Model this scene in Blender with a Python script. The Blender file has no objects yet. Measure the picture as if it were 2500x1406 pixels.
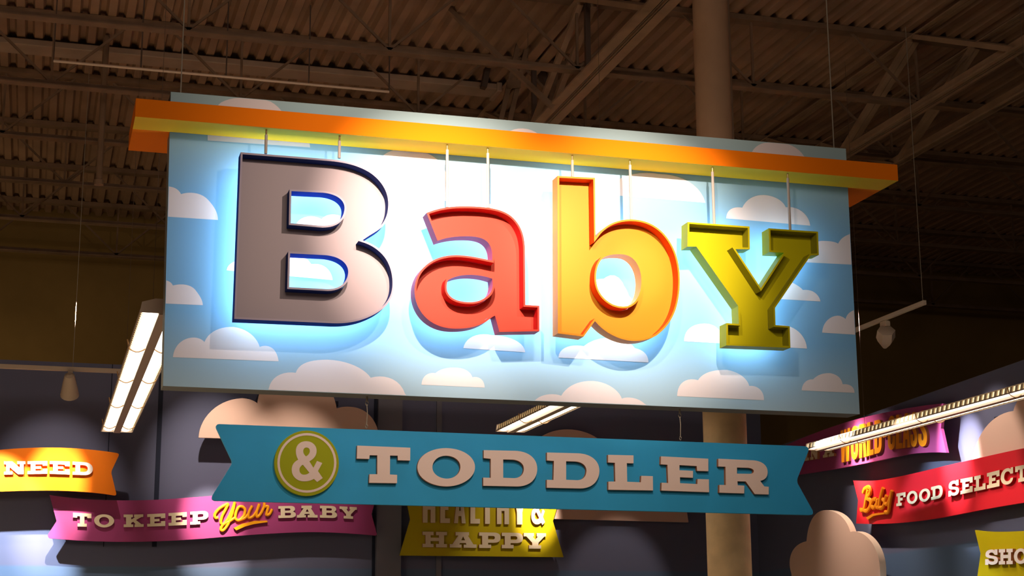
import bpy, bmesh, math
from mathutils import Vector, Matrix
from mathutils.geometry import tessellate_polygon

# ------------------------------------------------------------------ camera
SC = bpy.context.scene
COL = SC.collection
YAW, PITCH, ROLL, FPX = 0.28636, 0.22292, -0.00573, 3933.8
EYE = Vector((0, 0, 1.6))
FWD = Vector((math.sin(YAW)*math.cos(PITCH), math.cos(YAW)*math.cos(PITCH), math.sin(PITCH)))
_r = Vector((math.cos(YAW), -math.sin(YAW), 0)); _u = _r.cross(FWD)
RGT = _r*math.cos(ROLL) + _u*math.sin(ROLL); UP = _u*math.cos(ROLL) - _r*math.sin(ROLL)
cd = bpy.data.cameras.new('camera'); cam = bpy.data.objects.new('camera', cd); COL.objects.link(cam)
cd.sensor_width = 36; cd.lens = FPX/2500*36; cd.clip_end = 200
cam.matrix_world = Matrix((( RGT.x, UP.x, -FWD.x, EYE.x), (RGT.y, UP.y, -FWD.y, EYE.y), (RGT.z, UP.z, -FWD.z, EYE.z), (0, 0, 0, 1)))
SC.camera = cam
SC.view_settings.view_transform = 'Standard'; SC.view_settings.look = 'None'
SC.view_settings.exposure = 0; SC.view_settings.gamma = 1; SC.view_settings.use_curve_mapping = False

# ------------------------------------------------------------------ world and lights
W = bpy.data.worlds.new('store'); SC.world = W; W.use_nodes = True
bg = W.node_tree.nodes['Background']; bg.inputs[0].default_value = (1, .66, .42, 1); bg.inputs[1].default_value = .03

def ray(px, py):
    return (FWD*FPX + RGT*(px-1250) - UP*(py-703)).normalized()
def aty(px, py, Y):                      # point of the place seen at a pixel, on the vertical plane y = Y
    d = ray(px, py); return EYE + d*((Y-EYE.y)/d.y)
def atz(px, py, Z):                      # ... on the level z = Z
    d = ray(px, py); return EYE + d*((Z-EYE.z)/d.z)

PANEL_Y = 10.237
BACK_Y = 19.5
def spot(name, loc, target, watts, deg, blend=.5, color=(1, .74, .5), rad=.03):
    l = bpy.data.lights.new(name, 'SPOT'); l.energy = watts; l.spot_size = math.radians(deg); l.spot_blend = blend
    l.color = color; l.shadow_soft_size = rad
    o = bpy.data.objects.new(name, l); COL.objects.link(o); o.location = loc
    o.rotation_euler = (Vector(target)-Vector(loc)).to_track_quat('-Z', 'Y').to_euler(); return o
def area(name, loc, target, watts, sx, sy, color=(1, .8, .6)):
    l = bpy.data.lights.new(name, 'AREA'); l.energy = watts; l.shape = 'RECTANGLE'; l.size = sx; l.size_y = sy; l.color = color
    o = bpy.data.objects.new(name, l); COL.objects.link(o); o.location = loc
    o.rotation_euler = (Vector(target)-Vector(loc)).to_track_quat('-Z', 'Y').to_euler(); return o

# track spots in front of the hanging sign, and one added fill
def front(px, py, dist):
    p = aty(px, py, PANEL_Y); return (p.x, PANEL_Y-dist, p.z)
spot('fill_spot', front(826, 190, 3.4), aty(1090, 590, PANEL_Y), 2100, 34, 1, (1, .74, .58))
spot('fill_spot', front(1450, 230, 3.4), aty(1530, 630, PANEL_Y), 1600, 35, 1, (1, .74, .58))
spot('fill_spot', front(1600, 230, 3.4), aty(1572, 640, 9.965), 420, 9, 1, (1, .78, .6))
spot('fill_spot', front(1100, 190, 3.6), aty(1200, 600, PANEL_Y), 330, 75, .8, (1, .76, .60))  # wide unseen fill spot, added to brighten the whole sign
# unseen area fills, added to light the sign, the left ceiling and tan wall
area('fill_area', (1.5, 1.0, 6.5), (3.0, 10.2, 3.4), 175, 4, 2, (1, .78, .63))
area('fill_area', (-3, 12, 3.9), (-3, 12, 0), 420, 1, 8, (1, .72, .45))
area('fill_area', (-2.0, 21.3, 4.2), (-.5, 24, 5.6), 26, 4, .6, (1, .74, .42))
# track spots washing the back wall and the right wall
def wallspot(px, py, w, deg=24, out=1.6, up=1.5, dx=0, Y=BACK_Y, bl=.6, col=(1, .8, .66)):
    p = aty(px, py, Y); spot('fill_spot', (p.x+dx, p.y-out, p.z+up), p, w, deg, bl, col)
wallspot(136, 1176, 3000, 18, 1.8, 2.0, .1, bl=1, Y=19.1)
wallspot(130, 1170, 210, 42, 1.6, 2.0, .1, bl=.8, Y=19.2)
wallspot(515, 1245, 2000, 18, 1.8, 2.0, -.3, bl=1, Y=19.25)
wallspot(720, 1180, 240, 38, 1.9, 1.9, -.3, bl=1, Y=19.28); wallspot(520, 1100, 380, 40, 1.8, 1.7, -.4, bl=1, Y=19.2)
wallspot(20, 1365, 1700, 30, 1.8, 2.2, -.5, col=(.85, .92, 1))
wallspot(1315, 1235, 1800, 16, 1.7, 1.8, .2, bl=1, Y=19.25); wallspot(1250, 1300, 110, 34, 1.7, 1.8, .3, bl=.8, Y=19.25)
wallspot(1500, 1450, 60, 40, 1.8, 1.8, .2)

# ------------------------------------------------------------------ materials
def mat(name, col, rough=.6, metal=0, emit=None, strength=0, noise=0, nscale=8):
    m = bpy.data.materials.new(name); m.use_nodes = True; nt = m.node_tree; b = nt.nodes['Principled BSDF']
    b.inputs['Base Color'].default_value = (*col, 1); b.inputs['Roughness'].default_value = rough; b.inputs['Metallic'].default_value = metal
    b.inputs['Specular IOR Level'].default_value = .14
    if emit: b.inputs['Emission Color'].default_value = (*emit, 1); b.inputs['Emission Strength'].default_value = strength
    if noise:
        tc = nt.nodes.new('ShaderNodeTexCoord'); n = nt.nodes.new('ShaderNodeTexNoise'); n.inputs['Scale'].default_value = nscale; n.inputs['Detail'].default_value = 5
        r = nt.nodes.new('ShaderNodeValToRGB'); r.color_ramp.elements[0].position = .3; r.color_ramp.elements[1].position = .7
        r.color_ramp.elements[0].color = (*[c*(1-noise) for c in col], 1); r.color_ramp.elements[1].color = (*[min(1, c*(1+noise)) for c in col], 1)
        nt.links.new(tc.outputs['Object'], n.inputs['Vector']); nt.links.new(n.outputs['Fac'], r.inputs[0]); nt.links.new(r.outputs[0], b.inputs['Base Color'])
    return m
def bands(name, zs):                     # paint in horizontal bands or a gradient, by height in the object
    m = mat(name, (1, 1, 1), .7); nt = m.node_tree; b = nt.nodes['Principled BSDF']
    tc = nt.nodes.new('ShaderNodeTexCoord'); s = nt.nodes.new('ShaderNodeSeparateXYZ'); mr = nt.nodes.new('ShaderNodeMapRange')
    z0, z1 = zs[0][0], zs[-1][0]; mr.inputs[1].default_value = z0; mr.inputs[2].default_value = z1
    r = nt.nodes.new('ShaderNodeValToRGB'); e = r.color_ramp.elements
    e[0].position = 0; e[0].color = (*zs[0][1], 1); e[1].position = 1; e[1].color = (*zs[-1][1], 1)
    for z, c in zs[1:-1]:
        k = e.new((z-z0)/(z1-z0)); k.color = (*c, 1)
    nt.links.new(tc.outputs['Object'], s.inputs[0]); nt.links.new(s.outputs[2], mr.inputs[0]); nt.links.new(mr.outputs[0], r.inputs[0]); nt.links.new(r.outputs[0], b.inputs['Base Color'])
    return m
M = dict(
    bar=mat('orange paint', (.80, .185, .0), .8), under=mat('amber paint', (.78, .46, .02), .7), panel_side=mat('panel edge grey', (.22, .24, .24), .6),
    cloud_print=mat('printed cloud', (.70, .66, .68), .6),
    b_face=mat('lavender grey face', (.36, .31, .345), .5), b_wall=mat('navy return', (.008, .03, .20), .8), b_side=mat('blue return', (.002, .028, .30), 1), b_cap=mat('silver lilac trim', (.36, .32, .42), .4),
    a_face=mat('coral face', (.46, .052, .032), .5), a_wall=mat('crimson return', (.52, .012, .015), .5), a_side=mat('plum return', (.46, .045, .11), .5),
    o_face=mat('amber face', (.52, .21, .012), .42), o_wall=mat('burnt orange return', (.72, .08, .003), .5), o_side=mat('orange return', (.85, .30, .03), .5),
    y_face=mat('lime face', (.44, .41, .003), .5), y_wall=mat('olive return', (.28, .27, .01), .5), y_side=mat('lime return', (.40, .42, .003), .5),
    led=mat('led light', (.9, .95, 1), .6, emit=(.70, .88, 1), strength=7.5),
    rod=mat('white rod', (.46, .40, .36), .45), rod_tip=mat('rod nut', (.35, .25, .12), .4, .6),
    steel=mat('galvanised wire', (.30, .27, .22), .9, 0),
    t_blue=mat('banner blue', (.035, .35, .66), .55, noise=.06, nscale=2), t_letter=mat('cream lettering', (.78, .62, .54), .55), t_edge=mat('lettering edge', (.42, .16, .07), .6),
    badge=mat('badge green', (.33, .36, .005), .55),
    orange_b=mat('banner orange', (.90, .22, .01), .45), purple_b=mat('banner plum', (.36, .06, .20), .45), red_b=mat('banner red', (.72, .02, .035), .5), olive_b=mat('banner mustard', (.50, .42, .005), .5),
    white_l=mat('white lettering', (.82, .76, .72), .5), cream_l=mat('pale lettering', (.78, .68, .48), .5), gold_l=mat('golden script', (.95, .40, .01), .45), rust_l=mat('orange script', (.80, .26, .01), .5),
    cloud=mat('peach cloud board', (.74, .52, .42), .6), cloud_edge=mat('cloud board edge', (.80, .66, .52), .6),
    wall_top=mat('tan wall', (.22, .14, .045), .8, noise=.12, nscale=1.2), navy=mat('navy paint', (.020, .026, .05), .6), pil=mat('slate paint', (.17, .18, .23), .6),
    deck=mat('roof deck brown', (.33, .205, .13), .7, noise=.2, nscale=1.5), joist=mat('joist brown', (.21, .135, .085), .6, noise=.2, nscale=4), girder=mat('girder brown', (.34, .225, .14), .6, noise=.15, nscale=4), joist_dark=mat('dark steel', (.10, .07, .055), .6),
    duct=mat('duct brown', (.36, .26, .19), .6, noise=.15, nscale=3), conduit=mat('conduit', (.72, .55, .42), .35, .3),
    col_up=mat('column taupe', (.50, .32, .20), .6, noise=.08, nscale=3), col_lo=mat('column tan', (.72, .53, .30), .55, noise=.12, nscale=6),
    floor=mat('vinyl floor', (.45, .40, .34), .35, noise=.1, nscale=1),
    track=mat('white track', (.62, .52, .42), .5), head=mat('white lamp head', (.60, .50, .40), .5), lens=mat('lamp lens', (.9, .85, .75), .3, emit=(1, .85, .6), strength=2),
    glow_strip=mat('glowing reflector', (.9, .82, .65), .5, emit=(1, .80, .50), strength=1.1), lum=mat('fixture cream', (.78, .66, .46), .5), spine=mat('fixture spine', (.42, .33, .26), .5), tube=mat('fluorescent tube', (1, 1, 1), .4, emit=(1, .93, .80), strength=4.5), clip=mat('wire clip', (.45, .27, .13), .5, .3),  # reflector emission stands in for tube light falling on it
)

# ------------------------------------------------------------------ mesh helpers
def tag(o, label=None, cat=None, group=None, kind=None):
    if label: o['label'] = label
    if cat: o['category'] = cat
    if group: o['group'] = group
    if kind: o['kind'] = kind
    return o
def thing(name, loc, label, cat, group=None):
    o = bpy.data.objects.new(name, None); COL.objects.link(o); o.location = loc; o.empty_display_size = .1
    return tag(o, label, cat, group)
def root_loc(p):
    v = Vector((0, 0, 0))
    while p is not None: v += p.location; p = p.parent
    return v
class MB:
    def __init__(s): s.v = []; s.f = []; s.m = []
    def add(s, vs, fs, mi=0):
        k = len(s.v); s.v += [Vector(v) for v in vs]; s.f += [tuple(i+k for i in f) for f in fs]
        s.m += [mi]*len(fs) if isinstance(mi, int) else list(mi)
    def box(s, a, b, mi=0):
        (x0, y0, z0), (x1, y1, z1) = a, b
        s.add([(x0,y0,z0),(x1,y0,z0),(x1,y1,z0),(x0,y1,z0),(x0,y0,z1),(x1,y0,z1),(x1,y1,z1),(x0,y1,z1)],
              [(0,3,2,1),(4,5,6,7),(0,1,5,4),(1,2,6,5),(2,3,7,6),(3,0,4,7)], mi)
    def beam(s, a, b, w, h, mi=0):       # a bar of section w x h between two points
        a = Vector(a); b = Vector(b); d = (b-a).normalized(); x = d.cross(Vector((0, 0, 1)))
        x = Vector((1, 0, 0)) if x.length < 1e-4 else x.normalized(); y = x.cross(d)
        c = [(-w/2, -h/2), (w/2, -h/2), (w/2, h/2), (-w/2, h/2)]
        s.add([p+x*i+y*j for p in (a, b) for i, j in c], [(0,1,2,3),(7,6,5,4),(0,4,5,1),(1,5,6,2),(2,6,7,3),(3,7,4,0)], mi)
    def tube(s, pts, r, n=10, mi=0, sy=1, up=None):
        pts = [Vector(p) for p in pts]; rings = []
        for i, p in enumerate(pts):
            d = (pts[min(i+1, len(pts)-1)]-pts[max(i-1, 0)]).normalized()
            u = Vector(up) if up else (Vector((0, 0, 1)) if abs(d.z) < .95 else Vector((1, 0, 0)))
            x = d.cross(u).normalized(); y = x.cross(d)
            rr = r[i] if isinstance(r, (list, tuple)) else r
            rings.append([p+x*math.cos(2*math.pi*k/n)*rr+y*math.sin(2*math.pi*k/n)*rr*sy for k in range(n)])
        vs = [v for q in rings for v in q]; fs = []
        for i in range(len(pts)-1):
            for k in range(n): fs.append((i*n+k, i*n+(k+1)%n, (i+1)*n+(k+1)%n, (i+1)*n+k))
        fs.append(tuple(range(n))[::-1]); fs.append(tuple((len(pts)-1)*n+k for k in range(n)))
        s.add(vs, fs, mi)
    def build(s, name, mats, parent=None, loc=None, smooth=True, bevel=0):
        base = root_loc(parent) if parent is not None else Vector(loc if loc is not None else (0, 0, 0))
        me = bpy.data.meshes.new(name); me.from_pydata([v-base for v in s.v], [], s.f)
        for m_ in (mats if isinstance(mats, (list, tuple)) else [mats]): me.materials.append(M[m_] if isinstance(m_, str) else m_)
        for p, i in zip(me.polygons, s.m): p.material_index = i
        bm = bmesh.new(); bm.from_mesh(me); bmesh.ops.remove_doubles(bm, verts=bm.verts, dist=1e-6); bmesh.ops.recalc_face_normals(bm, faces=bm.faces); bm.to_mesh(me); bm.free()
        if smooth:
            for p in me.polygons: p.use_smooth = True
            me.set_sharp_from_angle(angle=math.radians(35))
        o = bpy.data.objects.new(name, me); COL.objects.link(o)
        if parent is not None: o.parent = parent
        else: o.location = base
        if bevel:
            b = o.modifiers.new('bevel', 'BEVEL'); b.width = bevel; b.segments = 2; b.limit_method = 'ANGLE'; b.angle_limit = math.radians(50)
        return o

# ------------------------------------------------------------------ outlines
import re
def path(d, sc=1, ox=0, oy=0, seg=14):
    """svg-like outline -> list of closed loops; E cx cy rx ry is an ellipse"""
    tk = re.findall(r'[A-Za-z]|-?\d+\.?\d*', d); i = 0; loops = []; cur = None; cmd = None
    def num():
        nonlocal i
        i += 1; return float(tk[i-1])
    while i < len(tk):
        if tk[i].isalpha(): cmd = tk[i]; i += 1
        if cmd == 'M': cur = [(num(), num())]; loops.append(cur); cmd = 'L'
        elif cmd == 'L': cur.append((num(), num()))
        elif cmd == 'H': cur.append((num(), cur[-1][1]))
        elif cmd == 'V': cur.append((cur[-1][0], num()))
        elif cmd == 'C':
            p0 = cur[-1]; a = (num(), num()); b = (num(), num()); c = (num(), num())
            for k in range(1, seg+1):
                t = k/seg; u = 1-t
                cur.append(tuple(u**3*p0[j]+3*u*u*t*a[j]+3*u*t*t*b[j]+t**3*c[j] for j in (0, 1)))
        elif cmd == 'Q':
            p0 = cur[-1]; a = (num(), num()); c = (num(), num())
            for k in range(1, seg//2+1):
                t = k/(seg//2); u = 1-t; cur.append(tuple(u*u*p0[j]+2*u*t*a[j]+t*t*c[j] for j in (0, 1)))
        elif cmd == 'E':
            cx, cy, rx, ry = num(), num(), num(), num()
            loops.append([(cx+rx*math.cos(2*math.pi*k/48), cy+ry*math.sin(2*math.pi*k/48)) for k in range(48)])
        elif cmd == 'Z': pass
    out = []
    for l in loops:
        q = []
        for p in l:
            p = (ox+p[0]/sc, oy+p[1]/sc)
            if not q or math.dist(p, q[-1]) > 1e-4: q.append(p)
        if math.dist(q[0], q[-1]) < 1e-4: q.pop()
        out.append(q)
    return out

class Plane:                             # a vertical plane in the place; u along it, v up, d out of it towards the viewer
    def __init__(s, o, ex):
        s.o = Vector(o); s.ex = Vector(ex).normalized(); s.n = s.ex.cross(Vector((0, 0, 1)))
        if s.n.dot(EYE-s.o) < 0: s.n = -s.n
    def out(s, d): return Plane(s.o+s.n*d, s.ex)
    def p3(s, px, py):
        r = ray(px, py); return EYE + r*((s.o-EYE).dot(s.n)/r.dot(s.n))
    def uv(s, px, py):
        p = s.p3(px, py)-s.o; return (p.dot(s.ex), p.z)
    def w(s, u, v, d=0): return s.o+s.ex*u+Vector((0, 0, v))+s.n*d
def YP(Y): return Plane((0, Y, 0), (1, 0, 0))
def area2(l): return sum(l[i-1][0]*l[i][1]-l[i][0]*l[i-1][1] for i in range(len(l)))/2
def inset(l, d):                         # move a loop to its own inside by d
    n = len(l); s = 1 if area2(l) > 0 else -1; out = []
    for i in range(n):
        a, b, c = Vector(l[i-1]), Vector(l[i]), Vector(l[(i+1) % n])
        e1 = (b-a).normalized(); e2 = (c-b).normalized()
        n1 = Vector((-e1.y, e1.x))*s; n2 = Vector((-e2.y, e2.x))*s; m = n1+n2
        if m.length < 1e-3: m = n1
        m.normalize(); k = d/max(m.dot(n1), .35); q = b+m*k; out.append((q.x, q.y))
    return out
def slab(mb, pl, loops, d0, d1, mf=0, ms=0, back=True):   # filled outline (holes after the outer loop) from depth d0 to d1
    flat = [p for l in loops for p in l]
    tris = tessellate_polygon([[Vector((p[0], p[1], 0)) for p in l] for l in loops])
    mb.add([pl.w(p[0], p[1], d1) for p in flat], [tuple(t) for t in tris], mf)
    if back: mb.add([pl.w(p[0], p[1], d0) for p in flat], [tuple(t) for t in tris], ms)
    wall(mb, pl, loops, d0, d1, ms)
def wall(mb, pl, loops, d0, d1, mi=0):
    for l in loops:
        n = len(l)
        mb.add([pl.w(p[0], p[1], d0) for p in l]+[pl.w(p[0], p[1], d1) for p in l], [(i, (i+1) % n, (i+1) % n+n, i+n) for i in range(n)], mi)
def pix(pl, loops): return [[pl.uv(*p) for p in l] for l in loops]

# ------------------------------------------------------------------ lettering
SLAB = {
 'T': 'M0 0H100V35H77V24H62V77H75V100H25V77H38V24H23V35H0Z', 'O': 'E50 50 50 50 E50 50 25 30',
 'D': 'M0 0H58C85 0 100 20 100 50C100 80 85 100 58 100H0V77H14V23H0Z M37 23H52C68 23 75 35 75 50C75 65 68 77 52 77H37Z',
 'L': 'M0 0H57V23H42V77H74V60H100V100H0V77H16V23H0Z', 'E': 'M0 0H100V37H76V25H40V40H68V60H40V75H76V60H100V100H0V77H16V23H0Z',
 'K': 'M0 0H46V22H38V40L57 22H52V0H98V22H88L62 44L88 78H100V100H54V78H60L48 58L38 66V78H48V100H0V78H12V22H0Z',
 'P': 'M0 0H68C90 0 100 12 100 33C100 54 90 66 68 66H42V78H56V100H0V78H14V22H0Z M42 22H62C70 22 73 26 73 33C73 40 70 45 62 45H42Z',
 'B': 'M0 0H68C86 0 95 10 95 26C95 37 90 44 83 48C93 52 100 60 100 73C100 90 90 100 70 100H0V78H13V22H0Z M38 20H60C66 20 69 24 69 30C69 36 66 39 60 39H38Z M38 58H63C69 58 72 62 72 68C72 75 69 79 63 79H38Z',
 'A': 'M22 0H72V22H68L88 78H100V100H52V80H62L60 70H38L36 80H44V100H0V78H10L32 22H22Z M50 28L57 52H43Z',
 'Y': 'M0 0H46V22H40L52 42L64 22H58V0H100V22H92L66 62V78H78V100H24V78H38V62L12 22H0Z',
 'N': 'M0 0H38L74 50V22H62V0H100V22H92V100H66L26 44V78H40V100H0V78H10V22H0Z',
 'H': 'M0 0H45V22H33V38H67V22H55V0H100V22H88V78H100V100H55V78H67V60H33V78H45V100H0V78H12V22H0Z',
 'S': 'M4 34C4 12 20 0 48 0C62 0 70 4 74 8V0H96V36H74C70 26 62 20 50 20C38 20 32 24 32 30C32 38 42 39 58 42C84 46 100 52 100 70C100 90 84 100 58 100C42 100 32 96 26 90V100H2V62H26C30 74 38 80 54 80C66 80 72 76 72 70C72 62 62 61 46 58C20 54 4 50 4 34Z',
 'F': 'M0 0H100V38H76V23H42V40H68V60H42V78H58V100H0V78H16V23H0Z', 'I': 'M0 0H100V22H72V78H100V100H0V78H28V22H0Z',
 'C': 'M100 0V38H78C74 26 66 20 54 20C38 20 28 32 28 50C28 68 38 80 56 80C68 80 76 74 80 64H100C97 86 80 100 54 100C22 100 0 80 0 50C0 20 22 0 52 0C64 0 74 4 80 10V0Z'}
AMP = 'M435 220C500 220 550 265 550 325C550 380 520 415 470 443L515 515L555 438L613 462L565 550L618 628L556 672L520 637C490 655 450 667 400 664C330 660 272 610 275 530C277 480 305 445 347 425C325 390 318 350 322 310C330 255 375 220 435 220Z M437 290C460 290 475 305 475 330C475 355 455 378 432 388C410 370 400 345 402 325C404 305 418 290 437 290Z M398 480L470 568C450 588 425 592 400 590C375 585 358 565 360 530C362 508 378 492 398 480Z'
SANS = {
 'H': 'M0 0H38V38H62V0H100V100H62V56H38V100H0Z', 'E': 'M0 0H95V16H50V40H85V56H50V84H100V100H0Z', 'A': 'M30 0H70L100 100H66L62 76H38L34 100H0Z M50 25L57 58H43Z',
 'L': 'M0 0H50V84H100V100H0Z', 'T': 'M0 0H100V18H74V100H26V18H0Z', 'Y': 'M0 0H36L50 40L64 0H100L72 60V100H28V60Z',
 'W': 'M0 0H24L32 60L40 0H60L68 60L76 0H100L88 100H60L50 45L40 100H12Z',
 'O': 'M50 0C85 0 100 15 100 30V70C100 85 85 100 50 100C15 100 0 85 0 70V30C0 15 15 0 50 0Z M50 16C42 16 36 20 36 30V70C36 80 42 84 50 84C58 84 64 80 64 70V30C64 20 58 16 50 16Z',
 'R': 'M0 0H60C90 0 100 10 100 28C100 42 94 50 84 53L100 100H62L50 58H38V100H0Z M38 16H52C58 16 62 20 62 28C62 36 58 40 52 40H38Z',
 'D': 'M0 0H55C88 0 100 15 100 32V68C100 85 88 100 55 100H0Z M38 16H48C57 16 62 22 62 30V70C62 78 57 84 48 84H38Z',
 'C': 'M100 38H64V30C64 20 58 16 50 16C42 16 36 20 36 30V70C36 80 42 84 50 84C58 84 64 80 64 70V60H100V70C100 88 85 100 50 100C15 100 0 86 0 70V30C0 14 15 0 50 0C85 0 100 12 100 30Z',
 'S': 'M96 34H60V26C60 20 56 17 50 17C43 17 40 20 40 26C40 36 60 42 80 52C96 60 100 66 100 76C100 92 82 100 50 100C18 100 0 90 0 72V64H38V74C38 80 42 83 50 83C57 83 61 80 61 75C61 66 45 60 25 50C8 42 2 36 2 26C2 10 18 0 50 0C82 0 96 10 96 28Z',
 '-': 'M0 40H100V58H0Z'}
def lerp(tab, x):
    if x <= tab[0][0]: a, b = tab[0], tab[1]
    else:
        for a, b in zip(tab, tab[1:]):
            if x <= b[0]: break
    return a[1]+(b[1]-a[1])*(x-a[0])/(b[0]-a[0])
def words(chars, xs, top, bot, pl, font, mats, parent, d0=.0, d1=.03, name='raised_letter', slant=0):
    """each character becomes one raised letter on the board"""
    for ch, (x0, x1) in zip(chars, xs):
        if ch == '&': lp = [[((x-270)/348, (y-220)/452) for x, y in l] for l in path(AMP)]
        else: lp = [[(x/100, y/100) for x, y in l] for l in path(font[ch], seg=8)]
        q = []
        for l in lp:
            o = []
            for u, v in l:
                x = x0+(x1-x0)*u; t = lerp(top, x); b = lerp(bot, x); o.append((x+slant*(1-v), t+(b-t)*v))
            q.append(o)
        mb = MB(); slab(mb, pl, pix(pl, q), d0, d1, 0, 1, back=False); mb.build(name, mats, parent)
def smooth_pts(pts, n=6):                # catmull-rom through the points
    o = []
    for i in range(len(pts)-1):
        p0, p1, p2, p3 = pts[max(i-1, 0)], pts[i], pts[i+1], pts[min(i+2, len(pts)-1)]
        for k in range(n):
            t = k/n; o.append(tuple(.5*((2*p1[j])+(-p0[j]+p2[j])*t+(2*p0[j]-5*p1[j]+4*p2[j]-p3[j])*t*t+(-p0[j]+3*p1[j]-3*p2[j]+p3[j])*t**3) for j in (0, 1)))
    return o+[pts[-1]]
def script(strokes, wpx, sc, ox, oy, pl, m, parent, name, lift=.02, underline=None):
    mb = MB()
    for st in strokes:
        p = [pl.p3(ox+x/sc, oy+y/sc)+pl.n*lift for x, y in smooth_pts(st)]
        px = ox+st[0][0]/sc; py = oy+st[0][1]/sc
        r = (pl.p3(px+wpx/2, py)-pl.p3(px, py)).length
        mb.tube(p, r, 8, 0, sy=.018/r if r > .018 else 1, up=tuple(pl.n))
    if underline: slab(mb, pl, pix(pl, path(underline, sc, ox, oy)), 0, lift+.012)
    return mb.build(name, m, parent)

# ------------------------------------------------------------------ the setting
def struct(mb, name, mats, loc=None, **k): o = mb.build(name, mats, None, loc, **k); return tag(o, kind='structure')
Z_STRIPE = 1.6+(aty(600, 1387, BACK_Y).z-1.6)
wallpaint = bands('grey blue wall', [(0, (.10, .16, .27)), (Z_STRIPE, (.10, .16, .27)), (Z_STRIPE+.004, (.13, .145, .235)), (8, (.13, .145, .235))])
CEIL = aty(200, 524, 24).z
cn = aty(1850, 1300, BACK_Y)                                     # corner of the back and right walls
hz = ray(445, 1600); hz = Vector((hz.x, hz.y, 0)).normalized()   # the right wall runs in this direction
RW = Plane((cn.x, BACK_Y, 0), hz)
mb = MB(); mb.box((-9, -6, -.2), (22, 26, 0)); struct(mb, 'floor', 'floor')
ztop = aty(150, 884, BACK_Y).z
mb = MB(); mb.box((-9, BACK_Y, 0), (cn.x+.1, BACK_Y+.15, ztop)); struct(mb, 'wall_back', wallpaint, smooth=False)
mb = MB(); mb.box((-9, 24, 0), (22, 24.2, CEIL+.1)); struct(mb, 'wall_rear', 'wall_top')
rtop = RW.p3(2300, 948).z
a = RW.o+RW.n*0; far = Vector((cn.x, BACK_Y, 0)); near = far-hz*12
mb = MB(); mb.add([far, near, near-RW.n*.15, far-RW.n*.15]+[v+Vector((0, 0, rtop)) for v in (far, near, near-RW.n*.15, far-RW.n*.15)],
                  [(0,1,2,3),(4,5,6,7),(0,1,5,4),(1,2,6,5),(2,3,7,6),(3,0,4,7)]); struct(mb, 'wall_right', wallpaint, smooth=False)
def vtrim(n, x0, x1, y0, y1, proud, m):
    a = aty(x0, (y0+y1)/2, BACK_Y-proud); b = aty(x1, (y0+y1)/2, BACK_Y-proud); z1 = ztop if y0 < 0 else aty(x0, y0, BACK_Y-proud).z; z0 = 0 if y1 > 1406 else aty(x0, y1, BACK_Y-proud).z
    mb = MB(); mb.box((a.x, BACK_Y-proud, z0), (b.x, BACK_Y-.001, z1)); struct(mb, 'trim_%d' % n, m, smooth=False)
vtrim(1, 917, 926, -1, 1500, .02, 'navy'); vtrim(2, 927, 985, -1, 1500, .10, 'pil'); vtrim(3, 400, 411, -1, 1335, .012, 'navy')
vtrim(4, 1068, 1080, -1, 1500, .03, 'pil'); vtrim(5, 285, 287, -1, 1335, .006, 'navy')
# roof deck: trapezoidal flutes running away from the viewer
mb = MB(); P = .18; x = -3.0; prof = []
while x < 21: prof += [(x, 0), (x+.08, 0), (x+.105, .06), (x+.155, .06)]; x += P
n = len(prof); mb.add([(x, 11, CEIL+z) for x, z in prof]+[(x, 24, CEIL+z) for x, z in prof], [(i, i+1, i+1+n, i+n) for i in range(n-1)])
mb.box((-3, 11, CEIL+.075), (21, 24, CEIL+.15)); struct(mb, 'ceiling', 'deck', smooth=False)

# ------------------------------------------------------------------ roof steel
ZB = CEIL-.78
def joist(Y, label, x0=-1.5, x1=19.5, off=0):
    t = thing('roof_joist', ((x0+x1)/2, Y, ZB), label, 'joist', 'steel roof joists')
    mb = MB(); mb.box((x0, Y-.07, CEIL-.06), (x1, Y+.07, CEIL-.045)); mb.box((x0, Y-.07, CEIL-.045), (x1, Y-.055, CEIL-.004)); mb.box((x0, Y+.055, CEIL-.045), (x1, Y+.07, CEIL-.004)); mb.build('top_chord', 'joist', t)
    mb = MB(); mb.box((x0, Y-.06, ZB-.01), (x1, Y+.06, ZB+.002)); mb.box((x0, Y-.012, ZB+.002), (x1, Y+.012, ZB+.05)); mb.build('bottom_chord', 'joist', t)
    x = x0+.5+off
    while x < x1-1:
        for dx in (-.75, 0, .75):
            mb = MB(); mb.beam((x, Y, ZB+.03), (x+dx, Y, CEIL-.05), .024, .024); mb.build('web_bar', 'joist', t)
        x += 1.9
for i, (Y, lb) in enumerate([(14.3, 'brown roof joist nearest the viewer, its lattice fanning behind the column top'), (16.1, 'brown open web roof joist second from the front, just above the sign on the left'),
        (17.9, 'brown open web roof joist third from the front, crossing left of the orange shelf'), (19.7, 'brown open web roof joist fourth from the front, level with the left shelf end'),
        (21.5, 'brown open web roof joist one row before the tan wall'), (23.3, 'dark open web roof joist right against the top of the tan wall')]):
    joist(Y, lb, off=(.2, .9, .4, 1.1, .6, 0)[i])
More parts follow.
